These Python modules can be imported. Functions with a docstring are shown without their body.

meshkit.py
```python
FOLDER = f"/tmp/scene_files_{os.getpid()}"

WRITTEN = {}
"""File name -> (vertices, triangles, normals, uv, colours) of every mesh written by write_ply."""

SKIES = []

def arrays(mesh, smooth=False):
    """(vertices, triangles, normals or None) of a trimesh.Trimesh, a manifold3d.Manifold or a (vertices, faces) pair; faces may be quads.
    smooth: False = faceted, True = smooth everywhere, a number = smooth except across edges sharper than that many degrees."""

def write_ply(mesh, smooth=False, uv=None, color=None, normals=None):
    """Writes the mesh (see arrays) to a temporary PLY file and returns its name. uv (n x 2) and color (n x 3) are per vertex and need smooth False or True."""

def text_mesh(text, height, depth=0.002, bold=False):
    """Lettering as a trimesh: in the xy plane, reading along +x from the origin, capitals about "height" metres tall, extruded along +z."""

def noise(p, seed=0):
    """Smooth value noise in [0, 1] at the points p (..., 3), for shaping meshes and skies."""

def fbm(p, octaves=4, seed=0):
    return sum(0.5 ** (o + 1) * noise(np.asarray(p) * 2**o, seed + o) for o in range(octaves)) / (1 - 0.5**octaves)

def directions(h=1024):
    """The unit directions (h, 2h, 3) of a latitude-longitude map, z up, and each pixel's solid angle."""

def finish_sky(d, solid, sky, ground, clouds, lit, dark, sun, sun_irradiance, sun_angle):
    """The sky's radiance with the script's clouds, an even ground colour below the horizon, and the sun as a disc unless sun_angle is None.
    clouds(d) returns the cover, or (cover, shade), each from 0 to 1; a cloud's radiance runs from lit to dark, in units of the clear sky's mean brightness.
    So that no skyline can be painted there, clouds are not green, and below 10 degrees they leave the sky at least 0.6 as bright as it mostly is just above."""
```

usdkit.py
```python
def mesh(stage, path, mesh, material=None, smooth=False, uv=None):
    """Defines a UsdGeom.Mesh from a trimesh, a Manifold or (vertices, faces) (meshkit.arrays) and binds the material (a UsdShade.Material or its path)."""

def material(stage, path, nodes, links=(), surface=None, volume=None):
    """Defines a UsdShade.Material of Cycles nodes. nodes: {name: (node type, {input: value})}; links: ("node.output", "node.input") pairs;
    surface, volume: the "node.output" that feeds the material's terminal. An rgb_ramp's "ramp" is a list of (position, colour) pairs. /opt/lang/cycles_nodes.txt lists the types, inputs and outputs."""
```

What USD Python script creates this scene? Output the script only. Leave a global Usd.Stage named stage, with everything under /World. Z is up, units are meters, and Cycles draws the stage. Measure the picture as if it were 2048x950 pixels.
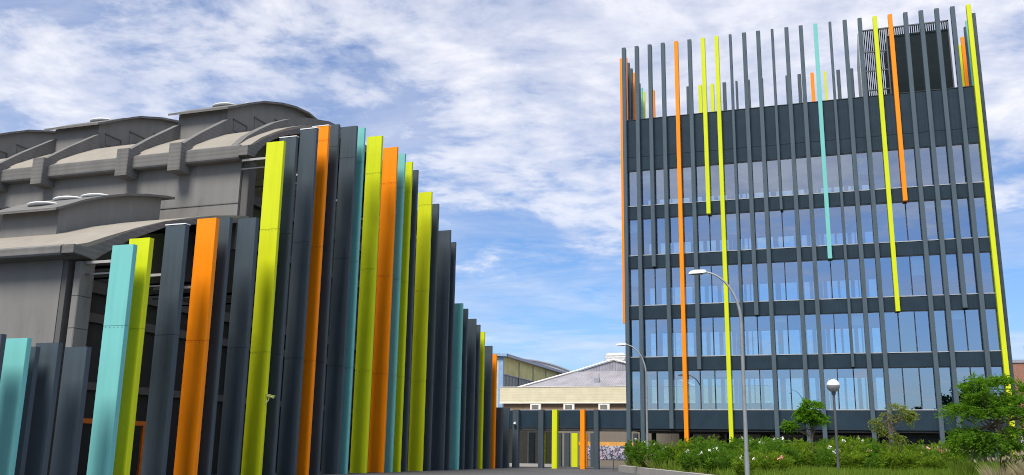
import math
import numpy as np
import trimesh
import usdkit
import meshkit
from shapely.geometry import Polygon
from pxr import Gf, Sdf, Usd, UsdGeom, UsdLux, UsdShade

stage = Usd.Stage.CreateInMemory()
UsdGeom.SetStageUpAxis(stage, UsdGeom.Tokens.z)
UsdGeom.SetStageMetersPerUnit(stage, 1.0)
world = UsdGeom.Xform.Define(stage, '/World')
stage.SetDefaultPrim(world.GetPrim())
UsdGeom.Scope.Define(stage, '/World/Looks')

# ------------------------------------------------------------------ camera
# world axes: X along the glass tower's front (to the right), Y away from the street, z up
EYE = (0.0, 0.0, 1.24)
CR = (0.94663502, 0.32196581, 0.01483738)
CU = (0.05873304, -0.21758337, 0.97427302)
CF = (-0.31691097, 0.92140952, 0.22488207)
cam = UsdGeom.Camera.Define(stage, '/World/camera')
cam.CreateHorizontalApertureAttr(36.0)
cam.CreateVerticalApertureAttr(36.0 * 950 / 2048)
cam.CreateFocalLengthAttr(36.0 * 1850.75 / 2048)
cam.CreateClippingRangeAttr(Gf.Vec2f(0.1, 20000))
cam.AddTransformOp().Set(Gf.Matrix4d(*CR, 0, *CU, 0, -CF[0], -CF[1], -CF[2], 0, *EYE, 1))
cam.CreateExposureAttr(0.25)

# ------------------------------------------------------------------ sun and sky
SUN = np.array([-0.07, -0.54, 0.82]); SUN /= np.linalg.norm(SUN)
sun = UsdLux.DistantLight.Define(stage, '/World/sun')
sun.CreateIntensityAttr(1.25)
sun.CreateAngleAttr(22.0)
sun.CreateNormalizeAttr(True)
sun.CreateColorAttr(Gf.Vec3f(1.0, 0.95, 0.87))
zx = SUN; xx = np.cross([0, 0, 1.0], zx); xx /= np.linalg.norm(xx); yx = np.cross(zx, xx)
sun.AddTransformOp().Set(Gf.Matrix4d(*map(float, xx), 0, *map(float, yx), 0, *map(float, zx), 0, 0, 0, 50, 1))

SKY = 0.115
OX, OY = 11.4, -2.6
M = lambda k: '/World/Looks/' + k
usdkit.material(stage, M('sky_look'), {
    'tc': ('texture_coordinate', {}),
    'sky': ('sky_texture', {'sky_type': 'single_scattering', 'sun_disc': False, 'sun_elevation': float(math.asin(SUN[2])),
                            'sun_rotation': float(math.atan2(SUN[0], SUN[1])), 'air_density': 1.0, 'aerosol_density': 1.1, 'ozone_density': 1.6}),
    'sep': ('separate_xyz', {}),
    'den': ('math', {'math_type': 'add', 'value2': 0.10}),
    'dem': ('math', {'math_type': 'maximum', 'value2': 0.05}),
    'px': ('math', {'math_type': 'divide'}), 'py': ('math', {'math_type': 'divide'}),
    'pl': ('combine_xyz', {'z': 0.0}), 'off': ('vector_math', {'math_type': 'add', 'vector2': (OX, OY, 0.0)}),
    'warp': ('noise_texture', {'scale': 1.3, 'detail': 2.0, 'roughness': 0.5}),
    'wsc': ('vector_math', {'math_type': 'scale', 'scale': 0.30}),
    'wad': ('vector_math', {'math_type': 'add'}),
    'big': ('noise_texture', {'scale': 0.75, 'detail': 3.0, 'roughness': 0.5}),
    'mid': ('noise_texture', {'scale': 3.4, 'detail': 7.0, 'roughness': 0.60}),
    'fin': ('noise_texture', {'scale': 15.0, 'detail': 5.0, 'roughness': 0.6}),
    # a sheet of broken cloud overhead that thins out towards the horizon in front
    'edge': ('map_range', {'from_min': 0.14, 'from_max': 0.33, 'to_min': -0.12, 'to_max': 0.056, 'clamp': True}),
    'm1': ('math', {'math_type': 'multiply', 'value2': 0.56}),
    'm2': ('math', {'math_type': 'multiply_add', 'value2': 0.30}),
    'm3': ('math', {'math_type': 'multiply_add', 'value2': 0.17}),
    'm4': ('math', {'math_type': 'add'}),
    'cov': ('rgb_ramp', {'ramp': [(0.42, (0, 0, 0)), (0.48, (.22, .22, .22)), (0.54, (.66, .66, .66)), (0.63, (.97, .97, .97))]}),
    'cc': ('rgb_ramp', {'ramp': [(0.32, (4.7, 5.1, 6.3)), (0.50, (6.0, 6.2, 7.1)), (0.64, (7.4, 7.4, 7.8))]}),
    # thin high streaks lower down
    'cs': ('vector_math', {'math_type': 'multiply', 'vector2': (0.55, 1.0, 1.0)}),
    'ci': ('noise_texture', {'scale': 1.05, 'detail': 7.0, 'roughness': 0.62, 'distortion': 0.4}),
    'cr': ('map_range', {'from_min': 0.47, 'from_max': 0.72, 'to_min': 0.0, 'to_max': 0.75, 'clamp': True}),
    'cmax': ('math', {'math_type': 'maximum'}),
    'mx': ('mix', {'mix_type': 'mix'}),
    'tint': ('mix', {'mix_type': 'multiply', 'fac': 1.0, 'color2': (0.72, 0.93, 1.22)}),
    'bg': ('background_shader', {'strength': SKY}),
}, [('tc.generated', 'sky.vector'), ('tc.generated', 'sep.vector'), ('sep.z', 'den.value1'), ('den.value', 'dem.value1'),
    ('sep.x', 'px.value1'), ('dem.value', 'px.value2'), ('sep.y', 'py.value1'), ('dem.value', 'py.value2'),
    ('px.value', 'pl.x'), ('py.value', 'pl.y'), ('pl.vector', 'off.vector1'), ('off.vector', 'warp.vector'), ('warp.color', 'wsc.vector1'),
    ('off.vector', 'wad.vector1'), ('wsc.vector', 'wad.vector2'), ('off.vector', 'big.vector'), ('wad.vector', 'mid.vector'), ('wad.vector', 'fin.vector'),
    ('sep.z', 'edge.value'), ('big.fac', 'm1.value1'), ('mid.fac', 'm2.value1'), ('m1.value', 'm2.value3'), ('fin.fac', 'm3.value1'), ('m2.value', 'm3.value3'),
    ('m3.value', 'm4.value1'), ('edge.result', 'm4.value2'), ('m4.value', 'cov.fac'), ('mid.fac', 'cc.fac'),
    ('sky.color', 'tint.color1'), ('off.vector', 'cs.vector1'), ('cs.vector', 'ci.vector'), ('ci.fac', 'cr.value'), ('cr.result', 'cmax.value1'), ('cov.color', 'cmax.value2'), ('cmax.value', 'mx.fac'), ('tint.color', 'mx.color1'), ('cc.color', 'mx.color2'), ('mx.color', 'bg.color')],
    surface='bg.background')
sky = UsdLux.DomeLight.Define(stage, '/World/sky')
UsdShade.MaterialBindingAPI.Apply(sky.GetPrim()).Bind(UsdShade.Material.Get(stage, M('sky_look')))
sky.GetPrim().SetCustomDataByKey('kind', 'structure')

# ------------------------------------------------------------------ materials
def paint(name, col, rough=0.42, var=0.10, spec=0.4, streak=0.10):
    """painted sheet metal: faint cloudiness, dirt running down, slight unevenness"""
    c = np.array(col, float)
    lo, hi = tuple(c * (1 - var - streak)), tuple(np.minimum(c * (1 + var), 1))
    usdkit.material(stage, M(name), {
        'geo': ('geometry', {}), 'mp': ('mapping', {'scale': (5.0, 5.0, 0.25)}),
        'n1': ('noise_texture', {'scale': 1.0, 'detail': 5.0, 'roughness': 0.6}),
        'n2': ('noise_texture', {'scale': 0.7, 'detail': 3.0}),
        'ad': ('math', {'math_type': 'multiply_add', 'value2': 0.6}), 'h': ('math', {'math_type': 'multiply', 'value2': 0.4}),
        'r': ('rgb_ramp', {'ramp': [(0.32, lo), (0.52, tuple(c)), (0.72, hi)]}),
        'rr': ('map_range', {'from_min': 0.3, 'from_max': 0.7, 'to_min': rough - .08, 'to_max': rough + .12}),
        'bp': ('bump', {'strength': 0.08, 'distance': 0.03}),
        'p': ('principled_bsdf', {'specular_ior_level': spec}),
    }, [('geo.position', 'mp.vector'), ('mp.vector', 'n1.vector'), ('geo.position', 'n2.vector'), ('n2.fac', 'h.value1'), ('n1.fac', 'ad.value1'), ('h.value', 'ad.value3'),
        ('ad.value', 'r.fac'), ('r.color', 'p.base_color'), ('n1.fac', 'rr.value'), ('rr.result', 'p.roughness'), ('n2.fac', 'bp.height'), ('bp.normal', 'p.normal')], surface='p.BSDF')

def ribbed(name, col, period, axis='x', rough=0.5, depth=0.02, spec=0.35):
    """profiled sheet metal with narrow ribs standing up (axis x or y) or lying (axis z)"""
    c = np.array(col, float)
    usdkit.material(stage, M(name), {
        'geo': ('geometry', {}), 'sx': ('separate_xyz', {}),
        'ml': ('math', {'math_type': 'multiply', 'value2': 2 * math.pi / period}), 'sn': ('math', {'math_type': 'sine'}),
        'st': ('map_range', {'from_min': -0.6, 'from_max': 0.6, 'to_min': 0.0, 'to_max': 1.0, 'clamp': True}),
        'n': ('noise_texture', {'scale': 0.9, 'detail': 5.0, 'roughness': 0.6}),
        'r': ('rgb_ramp', {'ramp': [(0.3, tuple(c * .82)), (0.7, tuple(c * 1.15))]}),
        'bp': ('bump', {'strength': 0.8, 'distance': depth}),
        'p': ('principled_bsdf', {'roughness': rough, 'specular_ior_level': spec}),
    }, [('geo.position', 'sx.vector'), ('sx.' + axis, 'ml.value1'), ('ml.value', 'sn.value1'), ('sn.value', 'st.value'), ('geo.position', 'n.vector'), ('n.fac', 'r.fac'),
        ('r.color', 'p.base_color'), ('st.result', 'bp.height'), ('bp.normal', 'p.normal')], surface='p.BSDF')

def concrete(name, col, var=0.22, board=0.0, rough=0.9):
    c = np.array(col, float)
    usdkit.material(stage, M(name), {
        'geo': ('geometry', {}), 'mp': ('mapping', {'scale': (1.6, 1.6, 0.22)}),
        'n1': ('noise_texture', {'scale': 1.0, 'detail': 6.0, 'roughness': 0.65}),
        'n2': ('noise_texture', {'scale': 0.35, 'detail': 4.0, 'roughness': 0.6}),
        'n3': ('noise_texture', {'scale': 14.0, 'detail': 4.0, 'roughness': 0.7}),
        'wv': ('wave_texture', {'wave_type': 'bands', 'bands_direction': 'z', 'scale': 1.6, 'distortion': 0.5, 'detail': 2.0, 'detail_scale': 1.5}),
        'a': ('math', {'math_type': 'multiply', 'value2': 0.5}), 'b': ('math', {'math_type': 'multiply_add', 'value2': 0.35}), 'd': ('math', {'math_type': 'multiply_add', 'value2': 0.15}),
        'e': ('math', {'math_type': 'multiply_add', 'value2': board}),
        'r': ('rgb_ramp', {'ramp': [(0.30, tuple(c * (1 - 1.8 * var))), (0.42, tuple(c * (1 - .5 * var))), (0.55, tuple(c)), (0.70, tuple(c * (1 + var)))]}),
        'bp': ('bump', {'strength': 0.35, 'distance': 0.03}),
        'p': ('principled_bsdf', {'roughness': rough, 'specular_ior_level': 0.2}),
    }, [('geo.position', 'mp.vector'), ('mp.vector', 'n1.vector'), ('geo.position', 'n2.vector'), ('geo.position', 'n3.vector'), ('geo.position', 'wv.vector'),
        ('n1.fac', 'a.value1'), ('n2.fac', 'b.value1'), ('a.value', 'b.value3'), ('n3.fac', 'd.value1'), ('b.value', 'd.value3'),
        ('wv.fac', 'e.value1'), ('d.value', 'e.value3'), ('e.value', 'r.fac'), ('r.color', 'p.base_color'), ('e.value', 'bp.height'), ('bp.normal', 'p.normal')], surface='p.BSDF')

def leafy(name, cols, trans=0.35, rough=0.5, spec=0.3):
    k = len(cols)
    usdkit.material(stage, M(name), {
        'geo': ('geometry', {}), 'n': ('noise_texture', {'scale': 1.7, 'detail': 2.0}),
        'ad': ('math', {'math_type': 'multiply_add', 'value2': 0.55}), 'h': ('math', {'math_type': 'multiply', 'value2': 0.45}),
        'r': ('rgb_ramp', {'ramp': [(0.22 + 0.56 * i / max(k - 1, 1), c) for i, c in enumerate(cols)]}),
        'p': ('principled_bsdf', {'roughness': rough, 'specular_ior_level': spec}),
        't': ('translucent_bsdf', {}), 'br': ('hsv', {'value': 1.5, 'saturation': 1.1}), 'm': ('mix_closure', {'fac': trans}),
    }, [('geo.random_per_island', 'h.value1'), ('geo.position', 'n.vector'), ('n.fac', 'ad.value1'), ('h.value', 'ad.value3'), ('ad.value', 'r.fac'),
        ('r.color', 'p.base_color'), ('r.color', 'br.color'), ('br.color', 't.color'), ('p.BSDF', 'm.closure1'), ('t.BSDF', 'm.closure2')], surface='m.closure')

def plain(name, col, rough=0.6, metal=0.0, spec=0.4, scale=3.0, var=0.15):
    c = np.array(col, float)
    usdkit.material(stage, M(name), {
        'geo': ('geometry', {}), 'n': ('noise_texture', {'scale': scale, 'detail': 5.0, 'roughness': 0.6}),
        'r': ('rgb_ramp', {'ramp': [(0.3, tuple(c * (1 - var))), (0.7, tuple(np.minimum(c * (1 + var), 1)))]}),
        'p': ('principled_bsdf', {'roughness': rough, 'metallic': metal, 'specular_ior_level': spec}),
    }, [('geo.position', 'n.vector'), ('n.fac', 'r.fac'), ('r.color', 'p.base_color')], surface='p.BSDF')

paint('lime_paint', (0.54, 0.595, 0.010), 0.5, spec=.2, var=.05, streak=.05)
paint('teal_paint', (0.155, 0.45, 0.425), 0.5, spec=.2, var=.05, streak=.05)
paint('orange_paint', (0.86, 0.24, 0.003), 0.5, spec=.2, var=.05, streak=.05)
paint('slate_paint', (0.052, 0.070, 0.084), 0.45, var=.08, spec=.25)
paint('tower_slate', (0.064, 0.092, 0.113), 0.5, var=.08, spec=.2)
ribbed('tower_cladding', (0.017, 0.034, 0.051), 0.25, 'x', 0.6, 0.008, .15)
plain('tower_dark', (0.018, 0.022, 0.027), 0.6)
plain('soffit_dark', (0.035, 0.037, 0.04), 0.8)
plain('interior_light', (0.34, 0.36, 0.37), 0.8)
plain('alu', (0.36, 0.38, 0.40), 0.4)
plain('mesh_grey', (0.012, 0.019, 0.023), 0.8, spec=.1)
plain('side_panel_grey', (0.30, 0.31, 0.31), 0.7)
concrete('wall_concrete', (0.185, 0.180, 0.171), var=.22)
concrete('beam_concrete', (0.128, 0.125, 0.120), var=.25, board=0.13)
concrete('roof_concrete', (0.245, 0.222, 0.188), var=.18)
concrete('gable_concrete', (0.10, 0.098, 0.094), var=.15)
plain('skylight_white', (0.70, 0.70, 0.68), 0.5)
plain('opening_dark', (0.012, 0.012, 0.013), 0.35)
plain('blind_panel', (0.14, 0.135, 0.128), 0.8)
plain('steel_pale', (0.34, 0.33, 0.31), 0.5)
plain('galvanised', (0.25, 0.265, 0.27), 0.45, metal=0.3)
plain('lamp_white', (0.72, 0.72, 0.72), 0.35)
plain('post_dark', (0.07, 0.075, 0.08), 0.5)
plain('bark', (0.10, 0.075, 0.05), 0.9, scale=20)
plain('stem_green', (0.08, 0.10, 0.03), 0.8, scale=20)
plain('white_petal', (0.80, 0.79, 0.76), 0.6)
plain('pink_petal', (0.75, 0.30, 0.30), 0.6)
concrete('kerb_concrete', (0.36, 0.345, 0.33), var=.15)
concrete('grey_wall', (0.20, 0.172, 0.142), var=.22)
plain('orange_band', (0.60, 0.30, 0.07), 0.8, var=.25)
plain('cream_boards', (0.60, 0.545, 0.385), 0.7, scale=.8, var=.1)
plain('brown_wall', (0.30, 0.21, 0.13), 0.9)
ribbed('zinc_roof', (0.26, 0.25, 0.275), 0.42, 'x', 0.6, 0.08)
ribbed('zinc_gable', (0.30, 0.30, 0.34), 0.38, 'x', 0.55, 0.10)
plain('white_trim', (0.74, 0.72, 0.68), 0.6)
ribbed('yellow_sheet', (0.50, 0.45, 0.17), 0.5, 'y', 0.6, 0.03)
ribbed('pale_sheet', (0.46, 0.46, 0.36), 0.8, 'x', 0.6, 0.04)
plain('dim_glazing', (0.16, 0.16, 0.14), 0.4)
plain('blue_fascia', (0.22, 0.34, 0.52), 0.5)
plain('grey_fascia', (0.26, 0.27, 0.32), 0.5)
plain('door_orange', (0.55, 0.13, 0.01), 0.6)
plain('camera_lime', (0.62, 0.66, 0.22), 0.5)
plain('smoked_dome', (0.05, 0.05, 0.055), 0.1)
usdkit.material(stage, M('brick_red'), {
    'geo': ('geometry', {}), 'mp': ('mapping', {'rotation': (math.pi / 2, 0, 0)}),
    'b': ('brick_texture', {'color1': (.30, .11, .06), 'color2': (.22, .08, .045), 'mortar': (.30, .25, .2), 'scale': 2.0}),
    'p': ('principled_bsdf', {'roughness': .9})}, [('geo.position', 'mp.vector'), ('mp.vector', 'b.vector'), ('b.color', 'p.base_color')], surface='p.BSDF')
usdkit.material(stage, M('graffiti'), {
    'geo': ('geometry', {}), 'n': ('noise_texture', {'scale': 2.2, 'detail': 2.0, 'distortion': 2.5}),
    'v': ('voronoi_texture', {'scale': 2.1, 'feature': 'distance_to_edge'}), 'vc': ('voronoi_texture', {'scale': 2.1}),
    'wa': ('vector_math', {'math_type': 'scale', 'scale': 0.8}), 'wb': ('vector_math', {'math_type': 'add'}),
    'line': ('map_range', {'from_min': 0.06, 'from_max': 0.15, 'to_min': 0, 'to_max': 1, 'clamp': True}),
    'hs': ('hsv', {'saturation': 0.25, 'value': 0.75}), 'pal': ('mix', {'mix_type': 'mix', 'fac': .5, 'color2': (.25, .21, .31)}),
    'm': ('mix', {'mix_type': 'mix', 'color1': (.03, .025, .07)}), 'p': ('principled_bsdf', {'roughness': .8})},
    [('geo.position', 'n.vector'), ('n.color', 'wa.vector1'), ('geo.position', 'wb.vector1'), ('wa.vector', 'wb.vector2'), ('wb.vector', 'v.vector'), ('wb.vector', 'vc.vector'),
     ('v.distance', 'line.value'), ('vc.color', 'hs.color'), ('hs.color', 'pal.color1'), ('line.result', 'm.fac'), ('pal.color', 'm.color2'), ('m.color', 'p.base_color')], surface='p.BSDF')
usdkit.material(stage, M('plaza_look'), {
    'geo': ('geometry', {}), 'n1': ('noise_texture', {'scale': 0.25, 'detail': 5.0}), 'n2': ('noise_texture', {'scale': 60.0, 'detail': 3.0}),
    'a': ('math', {'math_type': 'multiply', 'value2': .6}), 'b': ('math', {'math_type': 'multiply_add', 'value2': .4}),
    'r': ('rgb_ramp', {'ramp': [(.3, (.058, .058, .06)), (.7, (.092, .092, .094))]}),
    'bp': ('bump', {'strength': .3, 'distance': .01}), 'p': ('principled_bsdf', {'roughness': .9, 'specular_ior_level': .25})},
    [('geo.position', 'n1.vector'), ('geo.position', 'n2.vector'), ('n1.fac', 'a.value1'), ('n2.fac', 'b.value1'), ('a.value', 'b.value3'), ('b.value', 'r.fac'), ('r.color', 'p.base_color'),
     ('n2.fac', 'bp.height'), ('bp.normal', 'p.normal')], surface='p.BSDF')
usdkit.material(stage, M('soil'), {
    'geo': ('geometry', {}), 'n1': ('noise_texture', {'scale': 1.2, 'detail': 6.0}),
    'r': ('rgb_ramp', {'ramp': [(.35, (.09, .10, .03)), (.5, (.13, .09, .045)), (.65, (.16, .12, .06))]}),
    'p': ('principled_bsdf', {'roughness': 1.0, 'specular_ior_level': .1})},
    [('geo.position', 'n1.vector'), ('n1.fac', 'r.fac'), ('r.color', 'p.base_color')], surface='p.BSDF')
def glass(name, refl, tint, gl=(0.86, 0.95, 1.0)):
    usdkit.material(stage, M(name), {
        'fr': ('fresnel', {'IOR': 1.5}), 'mr': ('map_range', {'from_min': 0.0, 'from_max': 1.0, 'to_min': refl, 'to_max': 1.0}), 'geo': ('geometry', {}), 'inv': ('math', {'math_type': 'subtract', 'value1': 1.0}), 'ml': ('math', {'math_type': 'multiply'}),
        'n': ('noise_texture', {'scale': 0.55, 'detail': 1.0}), 'bp': ('bump', {'strength': 0.10, 'distance': 0.012}),
        't': ('transparent_bsdf', {'color': tint}), 'g': ('glossy_bsdf', {'color': gl, 'roughness': 0.0}), 'm': ('mix_closure', {})},
        [('fr.fac', 'mr.value'), ('geo.backfacing', 'inv.value2'), ('mr.result', 'ml.value1'), ('inv.value', 'ml.value2'), ('ml.value', 'm.fac'), ('t.BSDF', 'm.closure1'), ('geo.position', 'n.vector'), ('n.fac', 'bp.height'), ('bp.normal', 'g.normal'), ('g.BSDF', 'm.closure2')], surface='m.closure')
glass('front_glass', 0.42, (0.60, 0.70, 0.75), (0.68, 0.79, 0.95))
glass('dusky_glass', 0.06, (0.45, 0.47, 0.48))
glass('rear_glass', 0.05, (0.80, 0.92, 0.96))
leafy('oleander_leaf', [(.06, .13, .012), (.11, .22, .018), (.17, .30, .026), (.25, .38, .04)], .45, .65, .15)
leafy('oleander_light', [(.10, .17, .012), (.18, .27, .02), (.26, .36, .03), (.34, .43, .05)], .45, .65, .15)
leafy('tree_leaf', [(.075, .17, .012), (.13, .26, .016), (.20, .36, .026)], .45, .65, .15)
leafy('young_leaf', [(.08, .19, .012), (.13, .27, .018), (.19, .34, .025)], .45, .65, .15)
leafy('yellow_leaf', [(.14, .18, .03), (.22, .26, .04), (.30, .32, .07)], .42)
leafy('dark_leaf', [(.012, .03, .008), (.025, .055, .012)])
leafy('grass_blade', [(.08, .14, .015), (.16, .19, .025), (.24, .18, .05), (.26, .12, .045)], .35, .7, .15)
leafy('bed_grass', [(.09, .16, .015), (.15, .20, .025), (.24, .17, .045), (.28, .12, .045)], .35, .7, .15)
leafy('straw_blade', [(.30, .26, .15), (.42, .38, .25)], .3)

# ------------------------------------------------------------------ object helpers
used = {}
def numbered(parent, name):
    k = parent + '/' + name
    n = used.get(k, 0); used[k] = n + 1
    return k if n == 0 else f'{k}_{n:03d}'

def data(p, **kw):
    for k, v in kw.items():
        if v: p.SetCustomDataByKey(k, v)
    return p

def thing(name, label, category, loc=(0, 0, 0), rotz=0.0, scale=None, group=None):
    x = UsdGeom.Xform.Define(stage, numbered('/World', name))
    x.AddTranslateOp().Set(Gf.Vec3d(*map(float, loc)))
    x.AddRotateZOp().Set(float(rotz))
    x.AddScaleOp().Set(Gf.Vec3f(*(scale or (1, 1, 1))))
    return data(x.GetPrim(), label=label, category=category, group=group)

def obj(name, mesh, mat, parent=None, smooth=False, **kw):
    path = numbered(str(parent.GetPath()) if parent else '/World', name)
    return data(usdkit.mesh(stage, path, mesh, M(mat), smooth=smooth).GetPrim(), **kw)

def copy(first, loc, rotz=0.0, scale=(1, 1, 1), label=None, group=None):
    was = first.GetCustomData()
    name = first.GetName().rstrip('0123456789').rstrip('_') if first.GetName()[-3:].isdigit() else first.GetName()
    r = thing(name, label or was['label'], was['category'], loc, rotz, scale, group or was.get('group'))
    r.GetReferences().AddInternalReference(first.GetPath())
    r.SetInstanceable(True)
    return r

def cat(ms):
    return trimesh.util.concatenate(ms)

def box(x0, x1, y0, y1, z0, z1):
    m = trimesh.creation.box((x1 - x0, y1 - y0, z1 - z0))
    m.apply_translation(((x0 + x1) / 2, (y0 + y1) / 2, (z0 + z1) / 2))
    return m

def post(x0, x1, y0, y1, z0, z1, c=0.012):
    """a box whose upright edges are bevelled"""
    pts = [(x0 + c, y0), (x1 - c, y0), (x1, y0 + c), (x1, y1 - c), (x1 - c, y1), (x0 + c, y1), (x0, y1 - c), (x0, y0 + c)]
    m = trimesh.creation.extrude_polygon(Polygon(pts), z1 - z0, engine='earcut')
    m.apply_translation((0, 0, z0))
    return m

def prism_x(pts, x0, x1):
    m = trimesh.creation.extrude_polygon(Polygon(pts), x1 - x0, engine='earcut')
    v = m.vertices
    m.vertices = np.stack([v[:, 2] + x0, v[:, 0], v[:, 1]], 1)
    return m

def prism_y(pts, y0, y1):
    m = trimesh.creation.extrude_polygon(Polygon(pts), y1 - y0, engine='earcut')
    v = m.vertices
    m.vertices = np.stack([v[:, 0], y1 - v[:, 2], v[:, 1]], 1)
    return m

def tube(path, radii, n=10):
    path = np.asarray(path, float); radii = np.broadcast_to(radii, len(path))
    t = np.gradient(path, axis=0); t /= np.linalg.norm(t, axis=1, keepdims=True)
    up = np.array([0, 0, 1.0]) if abs(t[0, 2]) < .9 else np.array([0, 1.0, 0])
    V = []
    for p, d, r in zip(path, t, radii):
        a = np.cross(d, up); a /= np.linalg.norm(a); b = np.cross(d, a)
        ang = np.arange(n) * 2 * math.pi / n
        V.append(p + r * (np.cos(ang)[:, None] * a + np.sin(ang)[:, None] * b))
    k = len(path); V = np.vstack(V + [path[:1], path[-1:]]); f = []
    for i in range(k - 1):
        for j in range(n):
            a, b = i * n + j, i * n + (j + 1) % n
            f += [(a, b, b + n), (a, b + n, a + n)]
    for j in range(n):
        f += [(k * n, (j + 1) % n, j), (k * n + 1, (k - 1) * n + j, (k - 1) * n + (j + 1) % n)]
    m = trimesh.Trimesh(V, f, process=False); m.fix_normals()
    return m

# ------------------------------------------------------------------ ground
g = np.array([[-1500, -1500, 0], [1500, -1500, 0], [1500, 1500, 0], [-1500, 1500, 0]], float)
obj('plaza', trimesh.Trimesh(g, [(0, 1, 2), (0, 2, 3)], process=False), 'plaza_look', kind='structure')
def kerb_x(y): return -14.0 + 0.376 * (63.9 - y)
rng = np.random.default_rng(7)
ys = np.linspace(6, 68.6, 60); V = []; F = []
NX = 40
for y in ys:
    a, b = kerb_x(min(y, 64.0)) + 0.30, 24.0
    for s in np.linspace(0, 1, NX):
        x = a + (b - a) * s
        rise = 0.12 * min(1, (x - a) / 2.5)
        V.append((x, y, 0.36 + rise + 0.10 * (meshkit.noise(np.array([x * .5, y * .5, 0])) - .5)))
for i in range(len(ys) - 1):
    for j in range(NX - 1):
        a = i * NX + j; F += [(a, a + 1, a + NX + 1), (a, a + NX + 1, a + NX)]
obj('flower_bed', trimesh.Trimesh(V, F, process=False), 'soil', smooth=True, kind='structure')
def bed_z(x, y):
    a = kerb_x(min(y, 64.0)) + .3
    return 0.36 + 0.12 * min(1, max(0, (x - a) / 2.5)) + 0.10 * (meshkit.noise(np.array([x * .5, y * .5, 0])) - .5)
kt = thing('kerb', 'low grey concrete kerb wall round the oleander bed beside the plaza', 'kerb')
d = np.array([-0.376, 1.0]); d /= np.linalg.norm(d); nrm = np.array([-d[1], d[0]])
pts = [np.array([kerb_x(y), y]) for y in np.arange(64.2, 5.0, -2.4)]
for p, q in zip(pts[:-1], pts[1:]):
    u = (q - p) / np.linalg.norm(q - p); n_ = np.array([-u[1], u[0]]) * -1
    n_ = n_ if n_[0] > 0 else -n_
    q = q - u * 0.012
    poly = [p, q, q + n_ * .32, p + n_ * .32]
    m = trimesh.creation.extrude_polygon(Polygon(poly), 0.40, engine='earcut')
    obj('kerb_stone', m, 'kerb_concrete', kt)
obj('kerb_stone', box(-13.75, -11.0, 64.25, 64.55, 0, .40), 'kerb_concrete', kt)

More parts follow.
